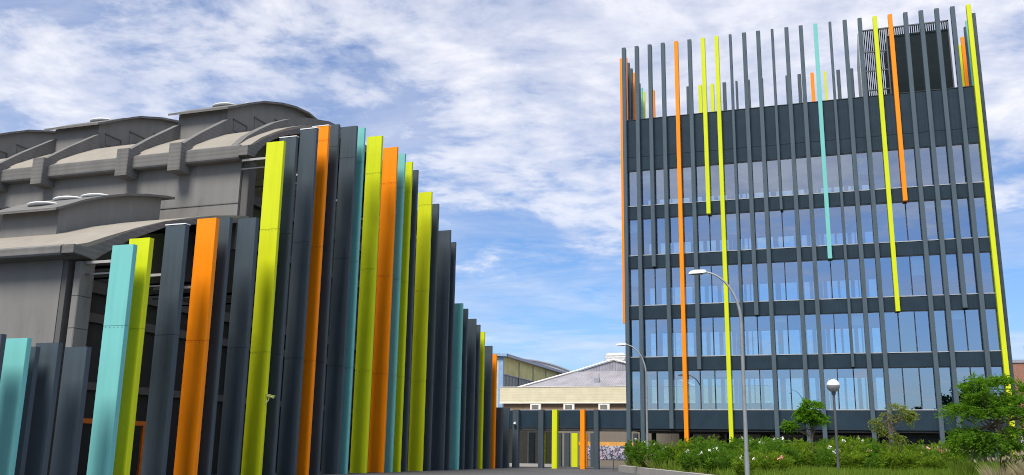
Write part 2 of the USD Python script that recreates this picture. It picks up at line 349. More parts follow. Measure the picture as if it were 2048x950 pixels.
# ------------------------------------------------------------------ the screen of coloured fins in front of the hall
PAINT = dict(d='slate_paint', t='teal_paint', l='lime_paint', o='orange_paint')
XO, WID = -23.30, 0.93
SEAMS = [5.33, 10.90, 16.40]
FINS = [  # outer corner y, top z, paint, thickness, label
    (21.33, 4.42, 'd', .19, 'low dark grey fin cut by the left edge of the picture'),
    (22.28, 4.41, 't', .19, 'lowest teal fin of the screen, standing far left among low dark fins'),
    (23.53, 4.41, 'd', .20, 'low dark grey fin directly right of the lowest teal fin'),
    (24.77, 4.41, 'd', .22, 'low dark grey fin left of the mid-height teal fin, last of the low ones'),
    (26.39, 8.25, 't', .22, 'wide pale teal fin overlapping a lime fin in front of the aisle'),
    (27.21, 8.67, 'l', .24, 'lime fin half hidden behind the pale teal fin on the left'),
    (29.10, 9.63, 'd', .25, 'dark grey fin with pale top strip left of the widest orange fin'),
    (30.92, 10.33, 'o', .24, 'wide orange fin standing below the aisle roof, leftmost orange of the screen'),
    (31.78, 10.58, 'd', .20, 'dark grey fin touching the right side of the leftmost orange fin'),
    (33.66, 11.01, 'd', .25, 'dark grey fin standing left of the tall lime fin that carries a camera'),
    (35.28, 15.08, 'l', .19, 'tall lime fin with a security camera on its edge'),
    (36.30, 15.64, 'd', .20, 'tall dark grey fin touching the right side of the camera-bearing lime fin'),
    (38.05, 16.66, 'd', .20, 'tall dark grey fin with pale top strip left of the narrow tall orange fin'),
    (39.13, 17.18, 'o', .18, 'tall orange fin rising beside the vaulted roof edge'),
    (40.11, 17.59, 'd', .17, 'tall dark grey fin directly right of the tall orange fin by the roof edge'),
    (41.99, 18.16, 'd', .17, 'broad tall dark grey fin left of the narrow tall teal fin'),
    (42.86, 18.36, 't', .16, 'tall narrow teal fin between a broad dark fin and a lime fin'),
    (44.97, 18.59, 'l', .20, 'tall lime fin between narrow teal fin and broad red orange fin'),
    (46.94, 18.57, 'o', .16, 'broad tall orange fin between a lime fin and a teal fin'),
    (48.01, 18.49, 't', .16, 'tall narrow teal fin between the broad orange fin and a lime fin'),
    (49.03, 18.29, 'l', .16, 'tall narrow lime fin between a teal fin and a dark fin'),
    (49.88, 18.03, 'd', .16, 'narrow tall dark fin between two lime fins of the screen'),
    (52.08, 17.24, 'l', .16, 'broad lime fin standing highest left of the descending dark fins'),
    (53.22, 16.74, 'd', .16, 'dark fin touching the right side of the broad rightmost tall lime fin'),
    (55.34, 15.48, 'd', .17, 'broad dark fin, left one of the last two tall dark fins'),
    (56.27, 14.87, 'd', .17, 'narrow dark fin beside the short teal fin at the step down'),
    (57.83, 10.96, 't', .18, 'teal fin standing first after the step down on the right'),
    (58.77, 10.72, 'd', .18, 'dark fin directly right of the teal fin after the step down'),
    (60.39, 10.25, 'd', .16, 'broad dark fin, middle of three dark fins between teal and lime'),
    (61.21, 9.93, 'd', .16, 'narrow dark fin directly left of the rightmost lime fin'),
    (62.15, 9.55, 'l', .16, 'short lime fin nearest to the covered walkway'),
    (63.78, 8.72, 'd', .16, 'dark fin between the last lime fin and the last orange fin'),
    (64.79, 8.22, 'o', .16, 'short orange fin at the right end of the screen by the walkway'),
    (66.38, 4.41, 'd', .20, 'low dark fin directly right of the short orange end fin'),
    (67.94, 4.45, 'd', .20, 'low dark fin adjoining the covered walkway at the screen end'),
]
FINS.append((22.92, 4.22, 'd', .19, 'low dark fin set back in the gap right of the lowest teal fin'))
CAPS = {6, 11, 12, 13}
for i, (y, z, c, th, lab) in enumerate(FINS):
    t = thing('vertical_fin', lab, 'fin', (XO - (.28 if i == 35 else 0), y, 0), group='fins of the coloured screen')
    cuts = [0.0] + [s for s in SEAMS if s < z - .6] + [z]
    for a, b in zip(cuts[:-1], cuts[1:]):
        obj('panel', post(-WID, 0, -th, 0, a + (.009 if a else 0), b - (.009 if b < z else 0), .01), PAINT[c], t)
    obj('core', box(-WID + .02, -.02, -th + .02, -.02, .02, z - .02), PAINT[c], t)
    if i in CAPS:
        obj('cap', box(-WID - .015, .015, -th - .015, .015, z - .005, z + .035), 'lamp_white', t)
    for zs, ya, yb in ((7.70, 26.0, 34.0), (14.35, 35.0, 56.0), (7.70, 57.0, 66.0)):
        if z > zs + .4 and ya < y < yb and i % 2 == 0 or (zs < 8 and i in (5, 7, 9)):
            obj('tie_strut', box(-2.25 if i in (4, 10) else -3.6, -WID, -.13, -.05, zs - .05, zs + .05), 'steel_pale', t)
            obj('tie_strut', box(-2.25 if i in (4, 10) else -3.6, -WID, -.11, -.06, zs - .46, zs - .40), 'post_dark', t)
    if len(cuts) > 2:
        riv = []
        for s in cuts[1:-1]:
            for xx_ in np.linspace(-WID + .12, -.1, 5):
                r_ = trimesh.creation.cylinder(.017, .012, sections=6); r_.apply_transform(trimesh.transformations.rotation_matrix(math.pi / 2, (1, 0, 0)))
                r_.apply_translation((xx_, -th - .003, s - .055)); riv.append(r_)
        obj('rivet_row', cat(riv), 'post_dark', t, kind='stuff')

sc = thing('security_camera', 'small lime security camera on the edge of a tall lime fin', 'camera', (-23.28, 35.16, 3.30))
def ell(rx, ry, rz, c=(0, 0, 0), sub=2):
    m = trimesh.creation.icosphere(subdivisions=sub); m.apply_scale((rx, ry, rz)); m.apply_translation(c); return m
body = trimesh.creation.cylinder(.055, .34, sections=12); body.apply_transform(trimesh.transformations.rotation_matrix(math.pi / 2 + .22, (0, 1, 0))); body.apply_translation((.20, 0, .10))
obj('body', body, 'camera_lime', sc)
hood = box(-.20, .21, -.065, .065, .055, .068); hood.apply_transform(trimesh.transformations.rotation_matrix(.22, (0, 1, 0))); hood.apply_translation((.20, 0, .10))
obj('sun_hood', hood, 'camera_lime', sc)
obj('bracket', tube([(0, 0, -.12), (.07, 0, -.12), (.12, 0, -.06), (.14, 0, .06)], .02, 8), 'camera_lime', sc)
obj('base_plate', box(0, .02, -.06, .06, -.2, -.04), 'camera_lime', sc)

# ------------------------------------------------------------------ the vaulted concrete hall
hall = thing('concrete_hall', 'grey concrete industrial hall with vaulted roofs and raised roof lanterns at left', 'hall')
XG = -25.2
half = [(35.2, 15.10), (36.0, 15.72), (37.0, 16.32), (38.2, 16.98), (39.5, 17.55), (41.2, 18.12), (43.4, 18.62), (45.8, 18.80)]
arch = half + [(91.6 - y, z) for y, z in half[-2::-1]]
aisle = [(25.4, 8.17), (26.0, 8.38), (27.0, 8.86), (28.4, 9.50), (29.85, 10.10), (31.5, 10.66), (33.0, 11.12), (34.3, 11.45), (35.55, 11.72)]
def shell(curve, th, dz=0):
    top = [(y, z + dz) for y, z in curve]
    return top + [(y, z + dz - th) for y, z in curve[::-1]]
XL = -110.0
aisle_r = [(91.6 - y, z) for y, z in aisle[::-1]]
obj('nave_roof', prism_x(shell(arch, .28), XL, XG), 'roof_concrete', hall, smooth=25)
obj('aisle_roof', prism_x(shell(aisle, .26), XL, XG), 'roof_concrete', hall, smooth=25)
obj('aisle_roof', prism_x(shell(aisle_r, .26), XL, XG), 'roof_concrete', hall, smooth=25)
# thicker rims at the gable end
nt = [(34.98, 15.02), (35.38, 15.17), (36.39, 15.88), (37.89, 16.70), (39.31, 17.35), (41.2, 17.98), (43.4, 18.48), (45.8, 18.66)]
nb = [(34.98, 14.55), (35.57, 14.62), (35.85, 15.00), (36.22, 15.37), (37.04, 15.97), (38.05, 16.52), (39.35, 17.07), (41.2, 17.66), (43.4, 18.16), (45.8, 18.34)]
far = lambda c: [(91.6 - y, z) for y, z in c]
obj('nave_rim', prism_x(nt + far(nt)[-2::-1] + far(nb) + nb[-2::-1], XG - .5, XG + .03), 'beam_concrete', hall, smooth=25)
at = [(25.34, 8.19), (25.94, 8.20), (26.6, 8.52), (28.04, 9.28), (29.93, 10.12), (31.6, 10.62), (33.2, 11.08), (35.4, 11.60)]
ab = [(25.34, 7.88), (25.94, 7.86), (26.38, 7.80), (26.89, 8.17), (28.09, 8.95), (29.96, 9.88), (31.6, 10.38), (33.2, 10.84), (35.4, 11.36)]
for fl in (lambda c: c, far):
    obj('aisle_rim', prism_x(fl(at) + fl(ab)[::-1], XG - .5, XG + .03), 'beam_concrete', hall, smooth=25)
up = [(y, z + .02 + .62 * math.sin(math.pi * (y - 35.2) / 21.2) ** .7) for y, z in arch]
obj('nave_end_rib', prism_x(up + [(y, z - .1) for y, z in arch[::-1]], XG - 1.15, XG - .75), 'beam_concrete', hall, smooth=25)
# eave beams
def eave(y, z, h, x1):
    return prism_x([(y - .12, z - h + .06), (y - .06, z - h), (y + .32, z - h), (y + .32, z + .03), (y, z + .03), (y - .12, z - .05)], XL, x1)
obj('aisle_eave', eave(25.4, 8.19, .36, XG - .51), 'beam_concrete', hall)
obj('nave_eave', eave(35.2, 15.13, .68, XG - .51), 'beam_concrete', hall)
obj('aisle_soffit', prism_x([(25.7, 7.80), (26.3, 7.80), (26.3, 8.1), (25.7, 8.0)], XL, XG - .3), 'beam_concrete', hall)
# flank walls
obj('aisle_wall', box(XL, -26.22, 26.0, 26.3, 0, 7.98), 'wall_concrete', hall)
obj('aisle_wall', box(XL, -26.22, 65.3, 65.6, 0, 7.98), 'wall_concrete', hall)
obj('nave_wall', box(XL, -25.90, 35.6, 35.9, 10.2, 14.6), 'wall_concrete', hall)
obj('nave_wall', box(XL, -25.90, 55.7, 56.0, 10.2, 14.6), 'wall_concrete', hall)
obj('nave_string_course', box(XL, -25.88, 35.57, 35.6, 12.42, 12.47), 'beam_concrete', hall)
obj('corner_return', box(-26.20, -25.98, 26.02, 26.9, 0, 7.85), 'gable_concrete', hall)
# corner pier with formwork joints
for a, b in ((0, 5.28), (5.30, 6.45), (6.47, 7.72)):
    obj('pier_block', post(-25.72, -25.42, 26.05, 26.75, a, b, .03), 'wall_concrete', hall)
obj('nave_pier', post(-25.88, -25.50, 35.72, 36.3, 9.8, 14.5, .03), 'gable_concrete', hall)
# gable behind the fins: frame and dark glazing
obj('gable_glazing', prism_x([(26.36, .0), (65.2, .0), (65.2, 7.9), (61.5, 9.8), (55.6, 11.2), (55.6, 14.6), (52, 17.0), (45.8, 18.2), (39.5, 17.0), (35.95, 14.8), (35.95, 11.2), (30, 9.7), (26.36, 7.9)], -27.5, -27.3), 'opening_dark', hall)
for z0, z1 in ((7.05, 7.5), (5.9, 6.25), (3.3, 3.6)):
    obj('gable_beam', box(-27.3, -27.1, 26.3, 65.3, z0, z1), 'gable_concrete', hall)
for z0, z1 in ((13.2, 13.7), (10.9, 11.3)):
    obj('gable_beam', box(-27.3, -27.1, 36.3, 55.3, z0, z1), 'gable_concrete', hall)
for y in np.arange(28.2, 65, 2.4):
    obj('gable_mullion', box(-27.32, -27.14, y, y + .16, 0, 7.0), 'post_dark', hall)
obj('gable_pier', post(-27.2, -26.8, 26.9, 27.5, 0, 7.0, .03), 'gable_concrete', hall)
# brackets, ribs and lanterns along the nave
PER = 8.38
def lantern_curve(pts):  # (y, z) list of the front half
    return pts + [(91.6 - y, z) for y, z in pts[-2::-1]]
mon = lantern_curve([(38.48, 18.55), (39.8, 19.22), (41.2, 19.86), (43.0, 20.42), (44.4, 20.72), (45.8, 20.86)])
rib = [(35.0, 15.42), (36.4, 16.50), (38.5, 17.98), (38.5, 16.6), (36.4, 16.0), (35.0, 15.0)]
for k in range(9):
    xr = -29.09 - PER * k; xl = xr - 3.1
    for x in (xr, xl):
        obj('bracket', post(x - .36, x + .36, 34.72, 35.7, 14.05, 15.42, .03), 'beam_concrete', hall)
        obj('rib', prism_x(rib, x - .17, x + .17), 'beam_concrete', hall)
    if k > 6: continue
    bodyp = [(38.5, 16.8)] + [(y, z - .03) for y, z in mon] + [(53.1, 16.8)]
    ln = obj('lantern', prism_x(bodyp, xl + .02, xr - .02), 'wall_concrete', hall)
    ov = [(38.05, 18.36)] + mon + [(53.55, 18.36)]
    obj('lantern_roof', prism_x(shell(ov, .12, .10), xl - .35, xr + .30), 'beam_concrete', ln, smooth=25)
    for a, b, z0, z1 in ((39.05, 40.15, 17.52, 18.10), (40.85, 42.05, 18.15, 18.85), (42.8, 44.1, 18.6, 19.4), (47.5, 48.8, 18.6, 19.4)):
        obj('blind_window', box(xr - .1, xr + .004, a, b, z0, z1), 'blind_panel', ln)
        obj('window_frame', cat([box(xr - .1, xr + .04, a - .06, b + .06, z1, z1 + .06), box(xr - .1, xr + .04, b, b + .06, z0, z1)]), 'gable_concrete', ln)
    for q, yy in enumerate((40.2, 42.6)):
        zt = float(np.interp(yy, [p[0] for p in mon], [p[1] for p in mon]))
        obj('skylight', ell(.75, .50, .11, (xr - 1.55, yy, zt + .06)), 'skylight_white', ln, smooth=True)
# lantern on the aisle roof
def aisle_lantern(xr):
    xl = xr - 2.95
    top = [(28.30, 10.55), (29.3, 11.06), (30.4, 11.52), (31.6, 11.93), (32.9, 12.27), (34.15, 12.52)]
    ln = obj('aisle_lantern', prism_x([(28.30, 9.0)] + top + [(34.15, 11.0)], xl, xr), 'wall_concrete', hall)
    ov = [(27.85, 10.34)] + top + [(34.75, 12.60)]
    obj('lantern_roof', prism_x(shell(ov, .10, .09), xl - .35, xr + .28), 'beam_concrete', ln, smooth=25)
    for yy in (28.9, 30.2, 31.7, 33.4):
        zt = float(np.interp(yy, [p[0] for p in ov], [p[1] for p in ov]))
        obj('skylight', ell(.75, .46, .10, (xr - 1.5, yy, zt + .07)), 'skylight_white', ln, smooth=True)
for k in range(3):
    aisle_lantern(-29.09 - PER * k)
df = thing('door_frame', 'orange metal entrance frame in shadow behind the left teal fin', 'door frame', (-26.6, 26.9, 0))
for y in (0.0, 2.3, 4.6):
    obj('jamb', box(-.05, .05, y, y + .12, 0, 2.02), 'door_orange', df)
obj('lintel', box(-.06, .06, -.02, 4.74, 2.02, 2.20), 'door_orange', df)

# ------------------------------------------------------------------ the glass office tower
tower = thing('office_tower', 'dark slate glass office block with coloured vertical fins rising above its roof', 'office building')
X0, X1, YF, YR = -14.62, 11.30, 70.0, 79.3
ROWS = [(4.38, 7.34), (8.32, 11.28), (12.27, 15.24), (16.22, 19.21), (20.21, 23.19)]
BANDS = [(3.02, 4.38), (7.34, 8.32), (11.28, 12.27), (15.24, 16.22), (19.21, 20.21)]
FX = [-14.50 + 1.07 * i for i in range(25)]
FCOL = {4: 'o', 6: 'l', 7: 'l', 14: 't', 18: 'l', 19: 'o', 24: 'l'}
FEND = {0: .3, 1: .3, 2: 15.24, 3: 3.02, 4: .3, 5: 7.34, 6: 19.15, 7: .3, 8: 7.34, 9: 11.25, 10: .3, 11: 19.1, 12: .3, 13: .3, 14: 15.2, 15: 7.36,
        16: .3, 17: .3, 18: 11.2, 19: 19.15, 20: .3, 21: .3, 22: 11.3, 23: .3, 24: .3}
FLAB = {4: 'orange fin running to the ground', 6: 'short lime fin', 7: 'lime fin running to the ground', 14: 'teal fin', 18: 'lime fin ending at the third floor', 19: 'orange fin', 24: 'lime corner fin'}
ZT = 33.65
for z0, z1 in BANDS:
    for a, b in zip(FX[:-1:4], FX[4::4]):
        obj('spandrel_panel', box(a + .004 if a > FX[0] else X0, b - .004 if b < FX[24] else X1, YF, YF + .25, z0, z1), 'tower_cladding', tower)
for z0, z1 in ((23.19, 24.28), (24.31, 27.43)):
    for a, b in zip(FX[:-1:4], FX[4::4]):
        obj('cladding_panel', box(a + .004 if a > FX[0] else X0, b - .004 if b < FX[24] else X1, YF, YF + .25, z0, z1), 'tower_cladding', tower)
obj('parapet_cap', box(X0 - .03, X1 + .03, YF - .03, YF + .28, 27.43, 27.48), 'tower_dark', tower)
obj('cladding_joint', box(X0, X1, YF + .03, YF + .2, 24.26, 24.33), 'tower_dark', tower)
for i, x in enumerate(FX):
    w = .10 if i in (8, 11, 15) else .15
    e = FEND[i]
    obj('fin', post(x - w, x + w, YF - .45, YF - .03, e, ZT, .012), PAINT[FCOL[i]] if i in FCOL else 'tower_slate', tower, label=FLAB.get(i))
    obj('fin_bracket', cat([box(x - .05, x + .05, YF - .04, YF + .02, z, z + .2) for z in (24.6, 26.8, 20.0, 16.0, 12.0, 8.0, 4.0) if z > e]), 'tower_dark', tower)
rng = np.random.default_rng(11)
for z0, z1 in ROWS:
    obj('window_sill', box(X0 + .05, X1 - .05, YF - .02, YF + .12, z0 + .002, z0 + .06), 'alu', tower)
    obj('window_head', box(X0 + .05, X1 - .05, YF + .02, YF + .22, z1 - .07, z1 - .002), 'tower_dark', tower)
    for i in range(24):
        a, b = FX[i] + .035, FX[i + 1] - .035
        m = box(a, b, YF + .09, YF + .11, z0 + .06, z1 - .07)
        c = m.vertices.mean(0)
        R = trimesh.transformations.euler_matrix(rng.normal(0, .0045), 0, rng.normal(0, .0055))
        m.vertices = (m.vertices - c) @ R[:3, :3].T + c
        obj('window_pane', m, 'front_glass', tower)
    for i in range(25):
        obj('mullion', box(FX[i] - .034, FX[i] + .034, YF + .0, YF + .16, z0 + .06, z1 - .07), 'tower_dark', tower)
    obj('rear_glazing', box(X0 + .2, X1 - .2, YR - .10, YR - .08, z0 + .06, z1 - .05), 'rear_glass', tower)
    for i in range(0, 25, 2):
        obj('rear_mullion', box(FX[i] - .05, FX[i] + .05, YR - .16, YR, z0, z1), 'tower_dark', tower)
    for x in np.arange(-13.2, 3.5, 3.21):
        obj('interior_column', post(x - .2, x + .2, 76.3, 76.7, z0, z1, .02), 'interior_light', tower)
    for i in sorted(rng.choice(24, 3, replace=False)):
        obj('roller_blind', box(FX[i] + .06, FX[i + 1] - .06, YF + .2, YF + .22, z1 - rng.uniform(.5, 1.7), z1 - .02), 'interior_light', tower)
for z0, z1 in BANDS + [(23.19, 27.43)]:
    obj('rear_band', box(X0, X1, YR - .2, YR, z0, z1), 'tower_cladding', tower)
for z0, z1 in BANDS:
    obj('floor_slab', box(X0 + .15, X1 - .15, YF + .26, YR - .21, z0 + .12, z1 - .08), 'interior_light', tower)
obj('roof_slab', box(X0 + .15, X1 - .15, YF + .26, YR - .21, 23.3, 26.4), 'tower_dark', tower)
obj('stair_core', box(3.9, 10.4, 72.6, 78.6, 3.0, 23.3), 'tower_dark', tower)
obj('side_wall', box(X0, X0 + .12, YF + .26, YR - .21, 3.02, 27.43), 'tower_cladding', tower)
obj('side_wall', box(X1 - .12, X1, YF + .26, YR - .21, 3.02, 27.43), 'tower_cladding', tower)
# fins on the rear and the sides
RC = {0: 'o', 4: 'l', 5: 'l', 13: 'o', 14: 'l', 22: 'l', 23: 't'}
RSKIP = {1, 2, 10}
for i, x in enumerate(FX):
    if i in RSKIP: continue
    w = .09 if i in (7, 8, 11, 14) else .15
    obj('rear_fin', post(x + .62 - w, x + .62 + w, YR + .02, YR + .42, 3.1, ZT, .012), PAINT[RC.get(i, 'd')], tower)
for y, c in zip([71.7, 72.75, 74.0, 75.0, 76.3, 77.5, 78.6, 79.6], 'oddoddtl'):
    obj('side_fin', post(X0 - .64, X0 - .02, y - .12, y + .12, 11.2, ZT, .012), PAINT[c], tower)
for y, c in zip([71.3, 72.5, 73.6, 75.5, 77.0, 79.0], 'dtdold'):
    obj('side_fin', post(X1 + .02, X1 + .55, y - .13, y + .13, .3 if y < 72 else 3.1, ZT, .012), PAINT[c], tower)
# roof plant room with slatted screen
pr = obj('plant_screen', box(5.75, 10.15, 73.0, 77.5, 26.4, 33.45), 'mesh_grey', tower)
obj('screen_frame', cat([box(3.92, 10.2, 72.93, 73.06, z, z + .10) for z in (34.05,)] + [box(3.92, 5.7, 72.95, 73.04, z, z + .10) for z in (27.5, 29.0, 30.6, 32.2)] + [box(x, x + .09, 72.93, 73.06, 26.4, 34.15) for x in (3.92, 5.68, 10.12)]), 'post_dark', pr)
for x in np.arange(4.06, 5.66, .135):
    obj('slat', box(x, x + .085, 72.96, 73.03, 27.6, 34.05), 'mesh_grey', pr)
for x in np.arange(5.80, 10.1, .15):
    obj('slat', box(x, x + .09, 72.95, 73.02, 33.3, 34.05), 'mesh_grey', pr)
obj('side_cladding', prism_x([(72.95, 26.4), (77.5, 26.4), (77.5, 32.9), (72.95, 33.9)], 3.62, 3.80), 'side_panel_grey', tower)
# open ground floor
for k in range(6):
    x = -14.2 + 3.06 * k
    obj('pillar', post(x - .17, x + .17, 73.2, 73.55, 0, 3.0, .02), 'soffit_dark', tower)
    obj('pillar', post(x - .17, x + .17, 78.2, 78.55, 0, 3.0, .02), 'soffit_dark', tower)
obj('soffit', box(X0, X1, YF + .1, YR, 2.86, 3.01), 'soffit_dark', tower)
obj('ground_floor_wall', box(3.3, 11.1, 71.2, 79.0, 0, 2.86), 'tower_dark', tower)
for z in np.arange(.5, 2.8, .42):
    obj('shutter_slat', box(3.6, 6.9, 71.12, 71.2, z, z + .37), 'tower_dark', tower)

# ------------------------------------------------------------------ covered walkway between fins and tower
wk = thing('covered_walkway', 'low covered walkway with dark ribbed fascia and coloured posts beside the tower', 'walkway', )
WX0, WX1 = -24.6, -14.66
for a, b in zip(np.linspace(WX0, WX1, 5)[:-1], np.linspace(WX0, WX1, 5)[1:]):
    obj('fascia_panel', box(a + .003, b - .003, YF, YF + .2, 3.05, 4.36), 'tower_cladding', wk)
obj('fascia_cap', box(WX0, WX1, YF - .03, YF + .24, 4.36, 4.42), 'grey_fascia', wk)
obj('roof', box(WX0, WX1, YF + .2, YF + 1.9, 3.9, 4.2), 'tower_dark', wk)
obj('soffit', box(WX0, WX1, YF + .05, YF + 1.9, 2.84, 3.04), 'soffit_dark', wk)
for x, w, c in ((-23.40, .24, 'd'), (-21.35, .20, 'd'), (-20.25, .20, 'l'), (-18.05, .17, 'o'), (-16.98, .18, 'd')):
    obj('post', post(x - w, x + w, YF - .46, YF - .03, 0, 4.40, .012), PAINT[c], wk, label={'l': 'lime post', 'o': 'orange post'}.get(c))
for x, w, c in ((-25.1, .25, 'd'), (-24.0, .2, 'l'), (-22.6, .2, 'd'), (-21.9, .22, 'd'), (-21.2, .27, 'l'), (-20.3, .16, 'o'), (-19.55, .25, 'd'), (-15.9, .18, 'd')):
    obj('rear_post', post(x - w, x + w, YR - .3, YR + .1, 0, 2.84, .012), PAINT[c], wk)
obj('glass_wall', box(-29.5, -21.9, 76.0, 76.06, .25, 2.9), 'dusky_glass', wk)
obj('glass_wall_frame', cat([box(-29.5, -21.9, 75.97, 76.09, 2.9, 3.05)] + [box(x, x + .08, 75.97, 76.09, .25, 2.9) for x in np.arange(-29.5, -21.8, 1.26)]), 'post_dark', wk)
obj('plinth', box(-29.5, -21.9, 75.6, 76.4, 0, .25), 'kerb_concrete', wk)
dc = thing('dome_camera', 'small pale dome camera on the leftmost dark walkway post', 'camera', (-23.40, 69.50, 3.30))
obj('arm', tube([(0, .05, .12), (0, -.10, .14), (0, -.14, .06)], .03, 8), 'lamp_white', dc)
obj('housing', ell(.11, .11, .09, (0, -.14, .02)), 'lamp_white', dc, smooth=True)
obj('lens_dome', ell(.08, .08, .09, (0, -.14, -.05)), 'smoked_dome', dc, smooth=True)
bol = thing('bollard', 'thin dark bollard standing at the corner of the kerb', 'bollard', (-14.55, 64.6, 0))
obj('shaft', tube([(0, 0, 0), (0, 0, .78)], .035, 10), 'post_dark', bol)
obj('cap', ell(.045, .045, .03, (0, 0, .79)), 'post_dark', bol)

# ------------------------------------------------------------------ behind the walkway and tower
gw = thing('graffiti_wall', 'long rendered yard wall with graffiti below an orange band', 'wall')
for a, b in zip(np.linspace(-34, 14, 13)[:-1], np.linspace(-34, 14, 13)[1:]):
    obj('wall_panel', box(a, b - .02, 86, 86.3, 0, 3.9), 'grey_wall', gw)
obj('coping', box(-34, 14, 85.9, 86.4, 3.9, 4.0), 'white_trim', gw)
obj('painted_band', box(-22.7, -17.0, 85.97, 86.0, 1.86, 2.2), 'orange_band', gw)
obj('graffiti', box(-22.4, -15.5, 85.96, 85.99, .62, 1.86), 'graffiti', gw)

cb = thing('cream_building', 'low industrial building with cream boarded parapet and grey corrugated hipped roof', 'building')
for k in range(6):
    z = 6.55 + .285 * k
    obj('board', box(-35.55, -6, 100 - .004 * (k % 2), 100.22, z, z + .28), 'cream_boards', cb)
obj('parapet_cap', box(-35.6, -6, 99.95, 100.3, 8.265, 8.32), 'white_trim', cb)
obj('parapet_drip', box(-35.58, -6, 99.93, 100.25, 6.46, 6.545), 'white_trim', cb)
obj('wall', box(-35.2, -6, 100.3, 118, 0, 6.6), 'brown_wall', cb)
hv = np.array([(-33.6, 100.6, 8.2), (-13.6, 100.6, 8.2), (-19.2, 105.4, 10.40), (-28.0, 105.4, 10.40), (-33.6, 125, 8.2), (-13.6, 125, 8.2), (-23.6, 106.2, 11.6), (-23.6, 125, 11.6)], float)
roof = trimesh.Trimesh(hv, [(0, 1, 2), (0, 2, 3)], process=False)
obj('front_slope', trimesh.Trimesh(np.vstack([hv[[0, 1, 2, 3]], hv[[0, 1, 2, 3]] - [0, 0, .1]]), [(0, 1, 2), (0, 2, 3), (4, 6, 5), (4, 7, 6)], process=False), 'zinc_roof', cb)
gv = np.array([(-28.0, 105.45, 10.38), (-19.2, 105.45, 10.38), (-23.6, 105.45, 11.62)])
obj('gablet', prism_y([(-28.0, 10.2), (-19.2, 10.2), (-19.2, 10.38), (-23.6, 11.62), (-28.0, 10.38)], 105.4, 125), 'zinc_gable', cb)
obj('side_slope', prism_y([(-33.6, 8.1), (-28.0, 10.25), (-28.0, 10.1), (-33.6, 8.0)], 105.4, 125), 'zinc_roof', cb)
obj('verge', tube([(-33.6, 100.5, 8.28), (-28.0, 105.3, 10.50), (-23.6, 105.3, 11.74), (-19.2, 105.3, 10.50), (-13.6, 100.5, 8.28)], .11, 6), 'white_trim', cb)
vt = obj('ridge_vent', prism_y([(-24.5, 11.5), (-22.6, 11.5), (-22.3, 12.2), (-22.7, 12.55), (-24.4, 12.55), (-24.8, 12.2)], 106.0, 110.0), 'white_trim', cb)
for z in (11.7, 11.95, 12.2):
    obj('vent_blade', box(-24.85, -22.25, 105.97, 106.0, z, z + .06), 'grey_fascia', vt)
obj('roof_pipe', cat([box(-25.1, -24.5, 101.9, 102.3, 8.7, 9.35), box(-24.62, -24.5, 102, 102.1, 9.3, 9.9)]), 'grey_fascia', cb)
first_ac = None
for x, lab in ((-31.3, 'white air conditioner under the cream parapet, leftmost of three'), (-27.45, 'white air conditioner under the cream parapet, middle of three'), (-23.5, 'white air conditioner under the cream parapet, nearest the tower')):
    if first_ac is None:
        ac = first_ac = thing('air_conditioner', lab, 'air conditioner', (x, 100.0, 5.75), group='air conditioners below the parapet')
        obj('casing', box(-.62, .62, -.1, .35, 0, .66), 'white_trim', ac)
        obj('grille', box(-.42, .36, -.115, -.1, .08, .54), 'dim_glazing', ac)
        obj('bracket', cat([box(-.5, -.44, -.1, .35, -.12, 0), box(.44, .5, -.1, .35, -.12, 0)]), 'grey_fascia', ac)
    else:
        copy(first_ac, (x, 100.0, 5.75), label=lab)
sh = thing('metal_shed', 'tall yellowish sheet metal shed with high strip windows beyond the fins', 'shed')
SX = -38.0
for a in np.arange(108.0, 138.0, 6.0):
    obj('wall_panel', box(SX - .2, SX, a + .03, a + 5.97, 10.5, 12.55), 'yellow_sheet', sh)
    w_ = obj('strip_window', box(SX - .2, SX - .06, a + .03, a + 5.97, 8.0, 10.4), 'dim_glazing', sh)
    obj('glazing_bar', cat([box(SX - .06, SX, y, y + .08, 8.0, 10.4) for y in np.arange(a + .05, a + 5.9, 1.18)]), 'grey_fascia', w_)
    obj('downpipe', tube([(SX + .06, a + 5.98, 0), (SX + .06, a + 5.98, 12.5)], .06, 6), 'grey_fascia', sh)
obj('transom', box(SX - .2, SX + .05, 108, 138, 10.4, 10.5), 'grey_fascia', sh)
obj('lower_wall', box(SX - .2, SX, 108, 138, 0, 8.0), 'pale_sheet', sh)
obj('eave', box(SX - 1.0, SX + .6, 107.6, 138.4, 12.55, 12.9), 'grey_fascia', sh)
obj('corner_post', box(SX - .55, SX + .03, 107.75, 108.02, 0, 12.55), 'blue_fascia', sh)
obj('end_wall', box(-60, SX - .5, 107.8, 108.0, 0, 12.6), 'pale_sheet', sh)
obj('end_fascia', prism_y([(-60, 13.7), (SX + .6, 12.55), (SX + .6, 12.9), (-60, 14.1)], 107.4, 107.8), 'blue_fascia', sh)
obj('roof', prism_y([(-60, 14.0), (SX + .5, 12.86), (SX + .5, 12.92), (-60, 14.15)], 107.8, 138.4), 'zinc_roof', sh)
vs = thing('vaulted_shed', 'distant shed with pale curved vault roof just behind the yellowish shed', 'shed')
vc = [(-51.6 + 27 * math.sin(a), 16.5 - 27 * (1 - math.cos(a))) for a in np.linspace(.50, -.50, 22)]
obj('vault_roof', prism_y([(x, z) for x, z in vc], 150.0, 185.0), 'white_trim', vs, smooth=25)
obj('vault_edge', prism_y([(x, z + .18) for x, z in vc] + [(x, z) for x, z in vc[::-1]], 149.7, 150.2), 'grey_fascia', vs, smooth=25)
obj('wall', box(-64, -39.2, 150.3, 184, 0, 12.9), 'pale_sheet', vs)
bh = thing('brick_house', 'red brick house with chimneys beyond the right corner of the tower', 'house')
obj('wall', box(18.5, 40, 120, 128, 0, 12.0), 'brick_red', bh)
